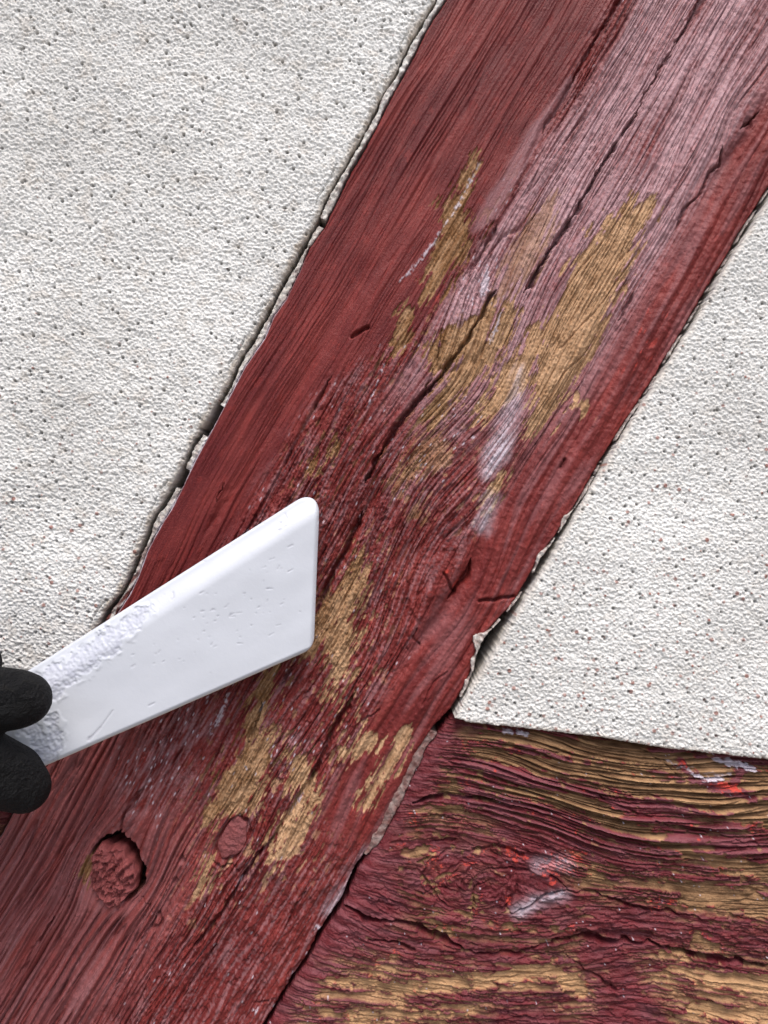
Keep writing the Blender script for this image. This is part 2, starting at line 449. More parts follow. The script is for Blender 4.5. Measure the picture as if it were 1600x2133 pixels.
def crack_free(Xa, Ya, Ha, pts, r, dep, seed):
    F = strokes(Xa + 3 * perlin(Xa / 20., Ya / 20., seed), Ya + 3 * perlin(Xa / 20., Ya / 20., seed + 1), [[(a, b, r) for a, b in pts]])
    return Ha - dep * ss(-1.5, r, F)
for i, (pts, r, dep) in enumerate((([(733, 702), (748, 690), (766, 683)], 5.5, 13), ([(1169, 974), (1175, 966), (1177, 957)], 3, 11), ([(998, 1252), (1039, 1248), (1071, 1244)], 4, 14), ([(925, 1195), (945, 1235)], 3, 10),
    ([(868, 1310), (860, 1330), (875, 1345)], 2, 8), ([(445, 1795), (460, 1806), (485, 1800), (495, 1815)], 2, 9),
    ([(296, 1872), (312, 1885), (318, 1900)], 1.8, 7), ([(735, 1540), (755, 1500), (790, 1480)], 1.8, 6), ([(330, 1905), (335, 1925), (318, 1935)], 8, 10),
    ([(650, 1240), (690, 1255)], 1.6, 5), ([(930, 1400), (900, 1425), (880, 1470)], 1.6, 5), ([(560, 2090), (530, 2095)], 2, 8))):
    H = crack_free(X, Y, H, pts, r, dep, 400 + i)

# knot hole and painted-over lip round it
hole = strokes(X, Y, [[(246, 1750, 16), (240, 1790, 50), (254, 1826, 50)]]) + 3 * perlin(X / 14., Y / 14., 81)
H = H * (1 - ss(-40, 0, hole) * .4) - 6 * ss(-24, 0, hole) - 230 * ss(-1, 3, hole)
lip = strokes(X, Y, [[(190, 1868, 22), (262, 1897, 15)]])
H = H * (1 - ss(-20, 10, lip) * .7) + 7 * ss(-24, 14, lip)
inh = ss(-1, 3, hole)  # inside of the hole toned as darkest bare wood, painting in its shade
pegF = strokes(X, Y, [[(496, 1728, 25), (474, 1766, 28)]])
H = np.where(pegF > -6, H - 5 * ss(-6, -1, pegF) * ss(6, 0, pegF), H)
H = H * (1 - .8 * ss(-1, 4, pegF)) - 12 * ss(-2, 2, pegF)
for hx, hy, r, dd in ((380, 1790, 5, 10), (365, 1835, 5, 9), (443, 1925, 4, 9), (1560, 255, 9, 6)):
    H = H - dd * ss(r + 4, r - 2, np.hypot((X - hx) + 2 * perlin(X / 6., Y / 6., 5), (Y - hy) * .8))

plate = 3.4 * ss(0, .06, fbm(u / 90. + .2 * perlin(X / 20., Y / 20., 140), g / 26., 141, 3)) + 2.6 * ss(.05, .10, fbm(u / 55., g / 18., 142, 3))
H = H + plate * np.clip(MID * ss(250, 500, u) + LR, 0, 1) * .9
# ---- paint loss
bare_s = [
 [(985,340,14),(945,430,30),(950,500,36),(905,590,28),(880,620,10)], [(850,655,16),(830,720,24),(815,750,8)],
 [(1035,640,16),(985,700,45),(920,740,40),(890,745,16)], [(1060,650,26),(1010,740,34),(930,820,34),(890,870,20)],
 [(1335,430,26),(1290,490,48),(1235,590,62),(1190,690,64),(1150,790,50),(1120,880,24),(1108,905,8)],
 [(1120,700,26),(1060,800,30),(1000,870,20)], [(900,950,10),(850,990,12)], [(700,925,8),(655,975,12)],
 [(755,1160,14),(725,1230,32),(705,1320,42),(710,1400,26),(697,1455,8)], [(690,1250,20),(650,1350,26)],
 [(560,1400,20),(540,1470,24),(525,1530,22)], [(560,1530,26),(500,1640,52),(440,1700,22)], [(620,1580,26),(640,1660,30),(610,1740,32),(560,1800,14)],
 [(440,1790,16),(420,1850,14)], [(760,1545,26),(720,1570,18)], [(850,1530,12),(810,1600,22),(765,1680,16)],
 [(1215,840,14)], [(1050,985,12),(1012,1060,6)], [(192,1790,6),(178,1825,6)]]
F = strokes(X, Y, bare_s)
rag = 13 * perlin(g / 6., u / 55., 91) + 15 * fbm(u / 30., g / 10., 92, 4, .6) + 18 * perlin(g / 20., u / 90., 93)
hi = np.abs(lam(12, 420, 51)) * 2
hi2 = np.abs(lam(8, 260, 55)) * 2
bare = ss(-2.5, 2.5, F + rag - 4 - 11 * (hi - .5) - 14 * (hi2 - .5) * ss(26, 0, np.abs(F)))
grey_s = [[(1160,400,14),(1130,460,40),(1085,550,44),(1040,620,20)], [(900,940,50),(820,1010,20)], [(870,1070,26)]]
Fg = strokes(X, Y, grey_s)
greyb = ss(-8, 8, Fg + 26 * perlin(g / 7., u / 110., 94) + 10 * fbm(X / 12., Y / 12., 95, 2) - 12) * .62
small = ss(.30, .42, perlin(g / 8., u / 50., 96) * .7 + fbm(X / 18., Y / 18., 97, 2) * .45) * MID * .8 * ss(-110, 10, F)
bareA = np.clip(np.maximum(np.maximum(bare, greyb), small), 0, 1)
H = H - 3.8 * np.maximum(bare, small) - 1.0 * greyb
H = H + bare * (3.4 * (np.abs(lam(15, 420, 98)) * 2) ** .8 - 1 + 1.7 * fbm(X / 5., Y / 5., 99, 2))
# wood tone: resinous dark ochre to the left, pale tan to the right
wt = .16 + .48 * ss(1100, 1300, v - .05 * u) + .12 * ss(1000, 1500, u) + .25 * perlin(g / 14., u / 200., 101) + .30 * perlin(g / 4., u / 40., 118) + .22 * perlin(X / 4., Y / 4., 119) + .2 * fbm(X / 40., Y / 40., 102, 2)
wt = np.clip(wt - .25 * greyb, 0, 1)
# residue: filler left in the furrows, milky smears, splashes; glints painted as pale flecks
white_s = [[(1005,325,3),(985,365,4),(955,425,5),(925,470,3),(900,510,5),(865,555,6),(832,585,3)], [(1045,650,4),(1030,690,7),(1018,720,3)],
 [(1050,900,6),(1030,950,3)], [(1015,560,8),(1010,600,12),(1000,625,4)], [(480,1440,5),(455,1500,7),(436,1535,4)], [(547,1465,5),(540,1485,4)],
 [(640,1640,3),(618,1675,5),(600,1700,3)], [(498,1835,4),(484,1860,4)], [(800,760,4),(765,850,3)], [(1020,1060,7),(1012,1085,5)],
 [(510,1590,3),(515,1600,3)], [(315,1620,4),(308,1635,3)], [(720,1890,1),(715,1900,1)], [(660,1938,8)], [(530,2110,7)]]
Fw = strokes(X, Y, white_s)
white = ss(-1, 3, Fw + 4.5 * fbm(X / 9., Y / 9., 103, 3) + 3.5 * perlin(g / 4., u / 30., 104) - 2.5) * .6
haze_s = [[(1085,770,2),(1068,850,12),(1035,940,22),(1012,985,10)], [(1025,1040,12),(1005,1095,14)], [(690,1905,14),(720,1860,10)], [(770,1790,14),(740,1830,12)]]
milk = (1 + .3 * perlin(X / 5., Y / 5., 134)) * (.35 + .65 * np.clip(hi * 1.3, 0, 1)) * ss(-18, 16, strokes(X, Y, haze_s) + 8 * perlin(g / 12., u / 70., 105)) * .75
d4, r4 = cells(g / 9., u / 26., 107)
shiny = MID * ss(0, .5, fbm(X / 90., Y / 140., 108, 2) + .2)
pinkz = ss(-60, 20, strokes(X, Y, [[(400, 1490, 40), (300, 1640, 40)], [(1010, 560, 30), (990, 620, 20)], [(960, 860, 30), (860, 1010, 30)], [(600, 1560, 20)]]))
glint_fleck = ss(.20, .10, d4) * (r4 < .06 + .22 * pinkz) * np.clip(MID * .8 + LL * .1 + pinkz, 0, 1)  # glints on the glossy paint, painted as pale elongated flecks
H = H + pinkz * (2.6 * perlin(g / 5., u / 26., 135) + 1.8 * perlin(X / 4., Y / 4., 136))
white = np.clip(np.maximum(np.maximum(white, milk), glint_fleck * .75), 0, 1)
H = H + 2.5 * white * (Fw > -2)
chalk_sheen = UR * (.74 + .50 * perlin(g / 5., u / 160., 110) + .42 * perlin(g / 40., u / 300., 130) + .25 * perlin(X / 6., Y / 6., 131)) * ss(500, -100, u + .8 * (v - 1300))  # upper right: chalky bloom with sky sheen painted into its colour
chalk_sheen = np.maximum(chalk_sheen, sm * .30 * (u < 500))
chalk_sheen = chalk_sheen + MID * .30 * ss(-.1, .6, perlin(g / 7., u / 90., 111) + .5 * perlin(X / 6., Y / 6., 132)) + RR * .16 * ss(-.1, .5, perlin(g / 20., u / 200., 112))
chalk_sheen = np.clip(chalk_sheen + LL * (.20 + .2 * perlin(g / 9., u / 200., 133)), 0, .95)  # faded lower left, lightened further to offset the hand's shade
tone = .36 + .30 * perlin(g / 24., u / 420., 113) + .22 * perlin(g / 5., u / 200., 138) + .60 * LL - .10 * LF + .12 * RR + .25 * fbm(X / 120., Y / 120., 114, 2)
chalk_sheen = np.clip(chalk_sheen + pinkz * (.10 + .45 * perlin(g / 5., u / 40., 137)), 0, .95)
tone = tone + .35 * ss(-50, 40, strokes(X, Y, [[(905, 430, 30), (690, 680, 40), (600, 840, 20)], [(960, 40, 30), (900, 150, 20)], [(860, 1200, 30), (800, 1330, 30)]]))
orange = ss(.30, .5, perlin(g / 6., u / 40., 115) * .6 + fbm(X / 30., Y / 30., 116, 2) * .5) * (.10 + .75 * ss(-30, 20, strokes(X, Y, [[(765, 1660, 10), (745, 1700, 8)], [(900, 590, 10), (880, 640, 8)], [(1355, 45, 10)], [(1380, 640, 10), (1320, 760, 10)], [(930, 1200, 20)]])))
sd = np.minimum(v - ev(E_BRACE_L, u), ev(E_BRACE_R, u) - v)
right = (ev(E_BRACE_R, u) - v) < 200
sd = sd + np.where(right, .7, .6) * (1.4 * perlin(u / 18., v / 18., 121) + 1.2 * perlin(u / 6., v / 6., 122))
H = H - 8 * ss(60, 0, ev(E_BRACE_R, u) - v) * ss(1500, 1250, u) - 10 * ss(120, 0, ev(E_BRACE_R, u) - v) * ss(1000, 1350, u)
white = np.maximum(white, ss(3.2, 1.2, v - ev(E_BRACE_L, u)) * (.5 + .5 * ss(-.2, .3, perlin(u / 60., u * 0, 123))) * ss(100, 400, u))
brace = bpy.data.objects.new('timber_brace', None)
brace.location = tuple(px_world(np.array([[552., 1066., 0.]]))[0] * 0)
scene.collection.objects.link(brace)
tag(brace, 'wide diagonal dark red beam worn to bare wood in patches, between the two plaster panels', 'timber beam', 'red painted timbers')
field('beam_body', X, Y, H, sd, z3(np.maximum(bareA, inh), white * (1 - inh), chalk_sheen), z3(wt * (1 - inh), np.clip(tone, 0, 1), np.clip(orange, 0, 1)), TIMBER, parent=brace, rnd=5)

def lump(name, cx, cy, rx, ry, rot, base, dome, rough, seed, parent, mat, mask):
    under = rough > 2
    r = np.concatenate([np.linspace(0, 1, 60), np.linspace(1.02, 1.3, 8)]) if under else np.linspace(0, 1, 60)
    t = np.linspace(0, 2 * np.pi, 150, endpoint=False)
    R, T = np.meshgrid(r, t, indexing='ij')
    Rr = R; back = np.clip((R - 1) / .3, 0, 1); R = np.minimum(R, 1.)
    out = 1 + .07 * np.sin(3 * T + seed) + .035 * np.sin(7 * T + 2 * seed) + .05 * np.sin(5 * T) + (.035 * np.sin(13 * T + 1) if under else 0)
    k_ = R * (1 - .5 * back)
    lx, ly = k_ * np.cos(T) * rx * out, k_ * np.sin(T) * ry * out
    c, s_ = math.cos(rot), math.sin(rot)
    xx, yy = cx + lx * c - ly * s_, cy + lx * s_ + ly * c
    d, _ = cells((xx + 4 * perlin(xx / 9., yy / 9., seed + 1)) / 15., (yy + 4 * perlin(xx / 9., yy / 9., seed + 2)) / 13., seed)
    h = base + dome * np.sqrt(np.clip(1 - R ** (7 if rough > 2 else 3.2), 0, 1)) + rough * (1.6 * fbm(xx / 13., yy / 13., seed + 3, 3) - 1.0 * np.clip(d, 0, .8)) * ss(1.0, .93, R) - (16 if under else 55) * ss(.95, 1, R) - 150 * back
    P = np.stack([xx.ravel(), yy.ravel(), h.ravel()], 1)
    idx = np.arange(R.size).reshape(R.shape); nx = np.roll(idx, -1, 1)
    q = np.stack([idx[:-1], nx[:-1], nx[1:], idx[1:]], -1).reshape(-1, 4)[:, ::-1]
    A = np.tile(np.array(mask[0], np.float32), (R.size, 1)); B = np.tile(np.array(mask[1], np.float32), (R.size, 1))
    B[:, 1] += .3 * perlin(xx / 15., yy / 15., seed + 9).ravel()
    o = link_mesh(name, px_world(P), q, mat, {'mask_a': A, 'mask_b': np.clip(B, 0, 1)}, parent=parent)
    return o
o = lump('knot', 237, 1822, 47, 64, -.12, 3, 18, 8, 900, brace, TIMBER, ((0, 0, .15), (.4, .8, .05)))
o['label'] = 'lumpy red knot standing loose in its dark hole'
o = lump('wooden_peg', 485, 1747, 27, 46, .42, -5, 6, 1.1, 950, brace, TIMBER, ((0, 0, .16), (.4, .5, .0)))
o['label'] = 'smooth oval peg end painted dull red'

# ------------------------------------------------------------------ horizontal rails
def rail(name, X, Y, sd, seed, kx, ky, side, base):
    dx, dy = X - kx, Y - ky - .10 * (X - kx)
    e = np.exp(-(dx / 210.) ** 2 - (dy / 150.) ** 2)
    g = dy / (1 + 1.25 * e)
    g = g - 34 * np.exp(-((dx - 330) / 230.) ** 2) * ss(140, -160, dy) + 20 * np.exp(-((dx - 330) / 160.) ** 2 - ((dy - 110) / 70) ** 2)
    g = g + 13 * fbm(X / 360., Y / 180., seed, 2) + 1.8 * fbm(X / 110., Y / 40., seed + 1, 2)
    core = np.exp(-(dx / 105.) ** 2 - (dy / 62.) ** 2)
    g = g + core * 12 * np.sin(np.arctan2(dy, dx) + 1.0) + core * 7 * fbm(X / 50., Y / 34., seed + 30, 2)
    L = lambda p, l, q: perlin(g / p, X / l, seed + q)
    band = ss(-70, -130, g) * ss(800, 960, X + .3 * dy)             # deeply furrowed upper band
    low = ss(110, 150, g)
    r1 = (np.abs(L(9.5, 420, 3)) * 2) ** .8
    r2 = (np.abs(L(4.8, 200, 4)) * 2) ** .8
    H = (3.2 + 9.5 * band) * r1 + (2.0 + 1.8 * band) * r2 + 4 * fbm(X / 150., g / 50., seed + 5, 2)
    H = H - 6.5 * np.clip(1 - np.abs(L(22, 260, 6)) / .09, 0, 1) - 4
    H = H + 1.6 * fbm(X / 11., Y / 8., seed + 7, 3)
    H = H + core * 5 * fbm(X / 18., Y / 18., seed + 8, 3)
    Fb = strokes(X, Y, [
      [(950,1530,16),(1150,1550,28),(1400,1590,34),(1640,1640,38)], [(1000,1570,20),(1250,1610,34),(1640,1700,42)],
      [(940,1620,16),(1020,1640,20),(1200,1670,26),(1400,1760,22),(1640,1830,24)], [(930,1650,18),(1000,1610,14)], [(880,1690,14),(960,1680,10)],
      [(830,1775,22),(905,1780,16)], [(960,1790,10),(1010,1775,12)], [(890,1840,16),(935,1820,12)], [(900,1925,14),(940,1945,14)], [(1230,1820,14),(1270,1835,12)],
      [(1440,1870,30),(1560,1880,34),(1640,1900,20)], [(1350,1840,10),(1460,1850,16)], [(1020,1920,14),(1080,1935,12)], [(1160,1940,16),(1200,1935,10)],
      [(690,2040,14),(850,2060,20),(1000,2045,20),(1150,2020,20),(1210,2060,20)], [(640,2100,12),(760,2120,14),(960,2110,12)],
      [(1380,2030,10),(1480,2040,18),(1640,2060,28)], [(1440,2110,20),(1640,2120,24)], [(1450,1960,22),(1500,1975,18)], [(1380,1990,12),(1440,2000,10)],
      [(760,2010,8),(830,1990,10)], [(990,1870,18),(975,1930,14)]])
    if not side: Fb = strokes(X, Y, [[(-2000, 1760, 60), (0, 1780, 20)]])
    rag = 12 * fbm(X / 30., Y / 11., seed + 9, 3) + 9 * L(9, 50, 10)
    ridge = r1 * (.35 + .65 * band) + .4 * r2
    bare = ss(-2.2, 2.2, Fb + rag - 5 - (3 + 11 * band) * (ridge - .55))
    stripe = ss(.50, .36, ridge + .25 * perlin(X / 50., g / 14., seed + 11)) * ss(-70, 0, Fb + 20 * perlin(X / 60., Y / 60., seed + 12)) * .9
    chips = ss(.33, .42, fbm(X / 34., g / 12., seed + 13, 3) * .6) * .9
    pzn = strokes(X, Y, [[(790,1800,50),(900,1800,70),(1010,1840,105),(1170,1890,45)], [(1180,1920,36),(1300,1935,34),(1640,1955,26)], [(1240,1995,36),(1290,2070,55),(1330,2140,50)], [(700,1950,40),(880,1985,30),(1060,1990,20)], [(900,1560,30),(870,1640,40)]])
    pz2 = ss(-16, 10, pzn + 22 * fbm(X / 40., Y / 22., seed + 33, 3)) if side else 0 * X
    stripe = stripe * (1 - .9 * pz2)
    own = ss(-2, 2, Fb + rag - 12)
    bare = np.clip(np.maximum(np.maximum(bare * np.maximum(1 - pz2, own), stripe), chips * ss(-70, -10, Fb)), 0, 1)
    H = H * (1 - .45 * pz2) + pz2 * (1.6 * fbm(X / 30., g / 14., seed + 34, 3))
    H = H + (3.6 * ss(0, .05, fbm(X / 80., g / 24., seed + 35, 3)) + 3.0 * ss(.04, .08, fbm(X / 45., g / 16., seed + 36, 3))) * (1 - .8 * bare) * (1 - .6 * band)
    H = H + 4.2 * (1 - bare)
    wt = np.clip(.36 + .50 * low + .30 * L(6, 160, 14) + .25 * fbm(X / 50., Y / 25., seed + 15, 2) - .10 * band + .5 * (r1 - .5) * band + .2 * perlin(X / 30., g / 3.5, seed + 31), 0, 1)  # furrows of the upper band toned darker, painting in their shade
    Fo = strokes(X, Y, [[(1060,1775,10),(1080,1785,14)], [(1140,1810,22),(1200,1790,24)], [(1150,1840,12)], [(1420,1590,8),(1440,1600,6)], [(1490,1620,14),(1540,1645,10)],
      [(1560,1720,10),(1640,1710,14)], [(855,1710,12)], [(900,1780,8),(915,1800,6)], [(1360,1880,10),(1450,1885,6)], [(1060,1880,10)], [(1480,2080,10)]])
    orange = ss(0, 6, Fo + 26 * fbm(X / 13., Y / 9., seed + 16, 4, .6) - 10) * .8
    d, r = cells(X / 24., Y / 14., seed + 17)
    orange = np.maximum(orange, ss(.16, .08, d) * (r < .12) * band * .8)
    edge = np.abs(ss(-2.2, 2.2, Fb + rag - 5 - (3 + 11 * band) * (ridge - .55)) - .5) < .4
    orange = np.maximum(orange, edge * ss(.0, .25, perlin(X / 40., Y / 30., seed + 18)) * .6)
    Fw = strokes(X, Y, [[(1395,1650-64,5),(1440,1605,6),(1500,1616,6),(1520,1610,4)], [(1490,1588,5),(1540,1592,7),(1560,1600,4)], [(1050,1522,4),(1100,1530,5)], [(1375,1868,4),(1380,1880,4)],
      [(1085,1900,14),(1115,1875,13),(1180,1862,7)]])
    white = ss(-2, 8, Fw + 9 * fbm(X / 12., Y / 7., seed + 19, 4) - 3) * .5
    milky = ss(-14, 16, strokes(X, Y, [[(1080,1900,14),(1115,1878,14),(1180,1864,8)], [(1180,1800,16),(1120,1800,14)]])) * .4
    white = np.maximum(white, milky * (.5 + r1 * .5))
    d, r = cells(X / 12., Y / 12., seed + 20)
    white = np.maximum(white, ss(.14, .08, d) * (r < .05) * .7)
    if not side: white = white * 0; orange = orange * 0
    chalk_sheen = np.clip(.08 + .45 * perlin(X / 60., g / 12., seed + 21) + .6 * band * ss(.6, 1.1, r1) + .15 * ss(260, 0, X - 700) * side, 0, .6)  # ridge crests of the upper band painted paler as highlights
    tone = np.clip(.35 + .5 * fbm(X / 80., g / 20., seed + 22, 2), 0, 1)
    rr_ = np.hypot(dx / 1.5, dy - 4) + 7 * fbm(X / 40., Y / 30., seed + 60, 2)
    th = np.arctan2(dy, dx)
    kn = ss(88, 60, rr_) * side
    H = H * (1 - .6 * kn) + kn * (4.5 * (np.abs(perlin(rr_ / 8., th * 1.5, seed + 61)) * 2) ** .8 - 10 * np.clip(1 - np.abs(rr_ - 66) / 3.5, 0, 1) * ss(-.25, .2, perlin(th * 1.3, rr_ * 0, seed + 62)) + 3 * fbm(X / 16., Y / 14., seed + 63, 3))
    if side:
        ed = v - ev(E_RAIL, u)
        pz = ss(75, 15, ed + 30 * fbm(X / 50., Y / 30., seed + 50, 3))
        H = H * (1 - .65 * pz) + pz * 3 * fbm(X / 30., Y / 30., seed + 51, 3)
        bare = bare * (1 - .92 * pz); H = H - 10 * ss(26, 0, ed)
        fl = ss(-2, 3, strokes(X, Y, [[(1418,1588,9),(1432,1608,8),(1470,1632,7),(1510,1640,13),(1565,1662,8)], [(1545,1600,12),(1525,1640,10)], [(960,1625,10),(985,1640,14)], [(1150,1500,1)]]) + 8 * fbm(X / 14., Y / 10., seed + 52, 3))
        H = H * (1 - .5 * fl) + 7 * fl; bare = bare * (1 - fl)
        wf = ss(-1, 2.5, strokes(X, Y, [[(1490,1583,5),(1530,1590,8),(1570,1600,5)], [(1440,1610,3),(1470,1622,4),(1505,1622,3)], [(1050,1524,4),(1098,1531,5)]]) + 5 * fbm(X / 12., Y / 8., seed + 53, 3))
        white = np.maximum(white, .85 * wf); H = H + 4 * wf
        orange = np.maximum(orange, fl * ss(0, 3, strokes(X, Y, [[(1500,1632,8),(1535,1642,8)], [(1424,1590,4)]]) + 5 * fbm(X / 8., Y / 8., seed + 54, 2)))
    def cr(pts, r, dep, q):
        nonlocal H
        Fc = strokes(X + 5 * perlin(X / 28., Y / 28., q), Y + 5 * perlin(X / 28., Y / 28., q + 1), [[(a, b, r * (.5 + .8 * ((k * 7 + q) % 3) / 2)) for k, (a, b) in enumerate(pts)]])
        H = H - dep * ss(-1.2, 2.5, Fc)
    if side:
        for k, (pts, r, dep) in enumerate((([(862,1674),(885,1664),(910,1660),(960,1659),(1025,1664)], 4.5, 22), ([(719,1891),(745,1903),(762,1918),(812,1915),(865,1927),(920,1955),(965,1976)], 5.5, 28),
            ([(965,1976),(1020,1990),(1080,1985),(1150,1965)], 3, 14), ([(1150,1965),(1210,1950),(1275,1962),(1350,1965),(1425,1985),(1500,2000),(1650,2018)], 5.5, 28),
            ([(1066,1905),(1110,1884),(1140,1862),(1180,1855),(1250,1865),(1350,1895),(1450,1908)], 3, 15), ([(770,1958),(815,1962),(860,1975)], 4, 16),
            ([(1200,1940),(1290,1945),(1350,1950)], 9, 10), ([(1020,1830),(990,1850),(985,1900)], 2.5, 10), ([(1180,1850),(1165,1835),(1150,1828)], 2, 10),
            ([(985,1770),(1040,1762),(1090,1780)], 4, 12), ([(1180,1990),(1230,2025),(1280,2060)], 2.5, 9), ([(900,1755),(948,1750)], 4, 10), ([(1010,1815),(1060,1805),(1100,1815)], 3, 10),
            ([(880,1860),(930,1850)], 3, 8), ([(1400,2120),(1450,2090),(1500,2095)], 3, 9), ([(1330,1555),(1410,1610)], 2, 8), ([(1600,1760),(1400,1720),(1250,1660)], 2, 8))):
            cr(pts, r, dep, seed + 40 + k * 3)
        yb = np.interp(X, YB[:, 0], YB[:, 1])
        H = H - 16 * ss(45, 0, Y - yb)
    return field(name, X, Y, H + base, sd, z3(bare, np.clip(white, 0, 1), chalk_sheen), z3(wt, tone, orange), TIMBER_RAIL, rnd=6)

x = axis(540, 1630, 1.45, -100, 3300); y = axis(1440, 2165, 1.3, 1440, 2700)
X, Y = np.meshgrid(x, y); u, v = to_uv(X, Y)
yb = np.interp(X, YB[:, 0], YB[:, 1])
sd = np.minimum(v - ev(E_RAIL, u) + 1.6 * perlin(u / 16., v / 16., 500) + 1.4 * perlin(u / 5., v / 5., 501), Y - yb + 30)
o = rail('timber_rail', X, Y, sd, 500, 985, 1830, True, -6)
tag(o, 'horizontal beam at lower right with swirling grain, flaking maroon paint and bare brown wood', 'timber beam', 'red painted timbers')
x = axis(-30, 60, 1.6, -1500, 60); y = axis(1640, 1800, 1.6, 1640, 2600)
X, Y = np.meshgrid(x, y); u, v = to_uv(X, Y)
sd = np.minimum(ev(E_BRACE_L, u) - v - 9 + 1.6 * perlin(u / 16., v / 16., 600), Y - 1678 - .02 * X)
o = rail('timber_rail', X, Y, sd, 620, -500, 1900, False, -22)
tag(o, 'sliver of maroon beam end at the left border, just below the black glove', 'timber beam', 'red painted timbers')

# ------------------------------------------------------------------ mortar left in the joints
def strip(name, U0, U1, lo, hi, hgt, seed, mask, label, rough=2.2, keep=-9, off=3.):
    U = np.arange(U0, U1, 2.0); V = np.arange(-70, 70, 1.4)
    u, vv = np.meshgrid(U, V, indexing='ij')
    mid = (ev(lo, u) + ev(hi, u)) / 2
    v = mid + vv
    X, Y = to_xy(u, v)
    sd = np.minimum(v - ev(lo, u), ev(hi, u) - v) - off + 2.6 * perlin(u / 44., v / 20., seed) + 1.4 * perlin(u / 13., v / 9., seed + 1) + 1.2 * perlin(u / 4., v / 4., seed + 2)
    sd = np.minimum(sd, 10 * (perlin(u / 90., u * 0 + .3, seed + 3) - keep))
    H = hgt + rough * fbm(X / 12., Y / 12., seed + 4, 3) * 1.5 + 3 * perlin(u / 60., v / 30., seed + 5)
    A = mask(u, v, X, Y); A = np.clip(A, 0, 1)
    A[..., 1] = np.maximum(A[..., 1], .35 * ss(-.1, .4, perlin(u / 16., v / 7., seed + 8)))
    return tag(field(name, X, Y, H, sd, A, A, MORTAR, rnd=3, depth=120), label, 'mortar strip', 'strips of old mortar in the joints')
def mk_left(u, v, X, Y):
    wl = ss(7, 3, ev(E_BRACE_L, u) - v) * ss(.0, .3, perlin(u / 80., u * 0, 701) + .25) * ss(200, 350, u)
    br = ss(700, 950, u) * ss(-.2, .3, perlin(u / 30., v / 9., 702) + .15)
    return z3(np.clip(wl + .25 * ss(450, 100, Y), 0, 1), np.clip(br, 0, 1), wl * 0)
so = (E_PANEL_L[0], E_PANEL_L[1] + 2)
strip('mortar_strip', -1500, 60, so, (E_BRACE_L[0], E_BRACE_L[1] - 1), -1, 700, mk_left, 'ragged pale mortar along the upper part of the left panel edge', off=3.2)
strip('mortar_strip', 72, 1230, (E_PANEL_L[0], E_PANEL_L[1] + 6), (E_BRACE_L[0], E_BRACE_L[1] - 1), -8, 720, mk_left, 'thin broken mortar along the left panel edge just above the white blade', off=1.6, keep=-.28)
eb = E_BRACE_R
def mk_r(u, v, X, Y): return z3(0 * u, .15 + .35 * ss(-.2, .3, perlin(u / 9, v / 9, 744)), 0 * u)
U = np.arange(-200, 860, 2.0); 
def bulge(u):
    b = 0 * u
    for uc, w_, a_ in ((345, 18, 11), (440, 18, 10), (655, 20, 20), (700, 14, 10), (560, 12, 6), (90, 60, 1.5), (-60, 60, 2), (745, 10, 8)):
        b = b + a_ * np.exp(-((u - uc) / w_) ** 2)
    return b
ul = np.arange(-1600, 800, 3.)
lo = (ul, ev(E_BRACE_R, ul) - bulge(ul) + 1); hi_ = (ul, ev(E_BRACE_R, ul) + 4)
strip('mortar_strip', -1500, 780, lo, hi_, 3, 740, mk_r, 'crumbly grey mortar clinging to the right edge of the diagonal beam, beside the dark gap', off=1.5, rough=2.6)
# filler between brace and rail
lo = (E_BRACE_R[0], E_BRACE_R[1] - 8); hi_ = (E_RAIL[0], E_RAIL[1] + 3)
ea, eb2 = to_uv(900, 1525)[0], to_uv(770, 1790)[0]
_u = np.arange(ea - 60, eb2 + 60, 3.)
_w = 5 * ss(ea - 20, ea + 90, _u) * ss(eb2 + 20, eb2 - 70, _u) + 3 * perlin(_u / 30., _u * 0, 77)
lo = (_u, ev(E_BRACE_R, _u) - _w); hi_ = (_u, ev(E_RAIL, _u) + .5 * _w - 1)
def mk_j(u, v, X, Y): return z3(0 * u, .80 + .2 * perlin(u / 14., v / 14., 763), 0 * u)
u_a = ea; u_b = eb2
strip('mortar_strip', u_a, u_b, lo, hi_, -11, 760, mk_j, 'dirty brown-grey filler in the joint where the horizontal beam meets the diagonal beam', off=0., rough=1.6)

# masonry core behind the panels and timbers
def box(name, x0, x1, y0, y1, z0, z1, mat):
    vs = np.array([(x, y, z) for x in (x0, x1) for y in (y0, y1) for z in (z0, z1)], float)
    q = np.array([(0, 1, 3, 2), (4, 6, 7, 5), (0, 4, 5, 1), (2, 3, 7, 6), (0, 2, 6, 4), (1, 5, 7, 3)])
    return link_mesh(name, vs, q, mat, smooth=False)
k = NT('dark_masonry'); n = k.noise(60, 4, .6); k.bump(n, .5, .003)
DARK = k.out(k.ramp(n, [(.3, (.030, .024, .022)), (.7, (.08, .066, .06))]), .95, .1)
o = box('masonry_core', -.39, .425, .0185, .16, -.28, .435, DARK)
tag(o, 'dark wall core seen only as black in the gaps beside the panels', 'wall')

# ------------------------------------------------------------------ spatula
class Persp: pass
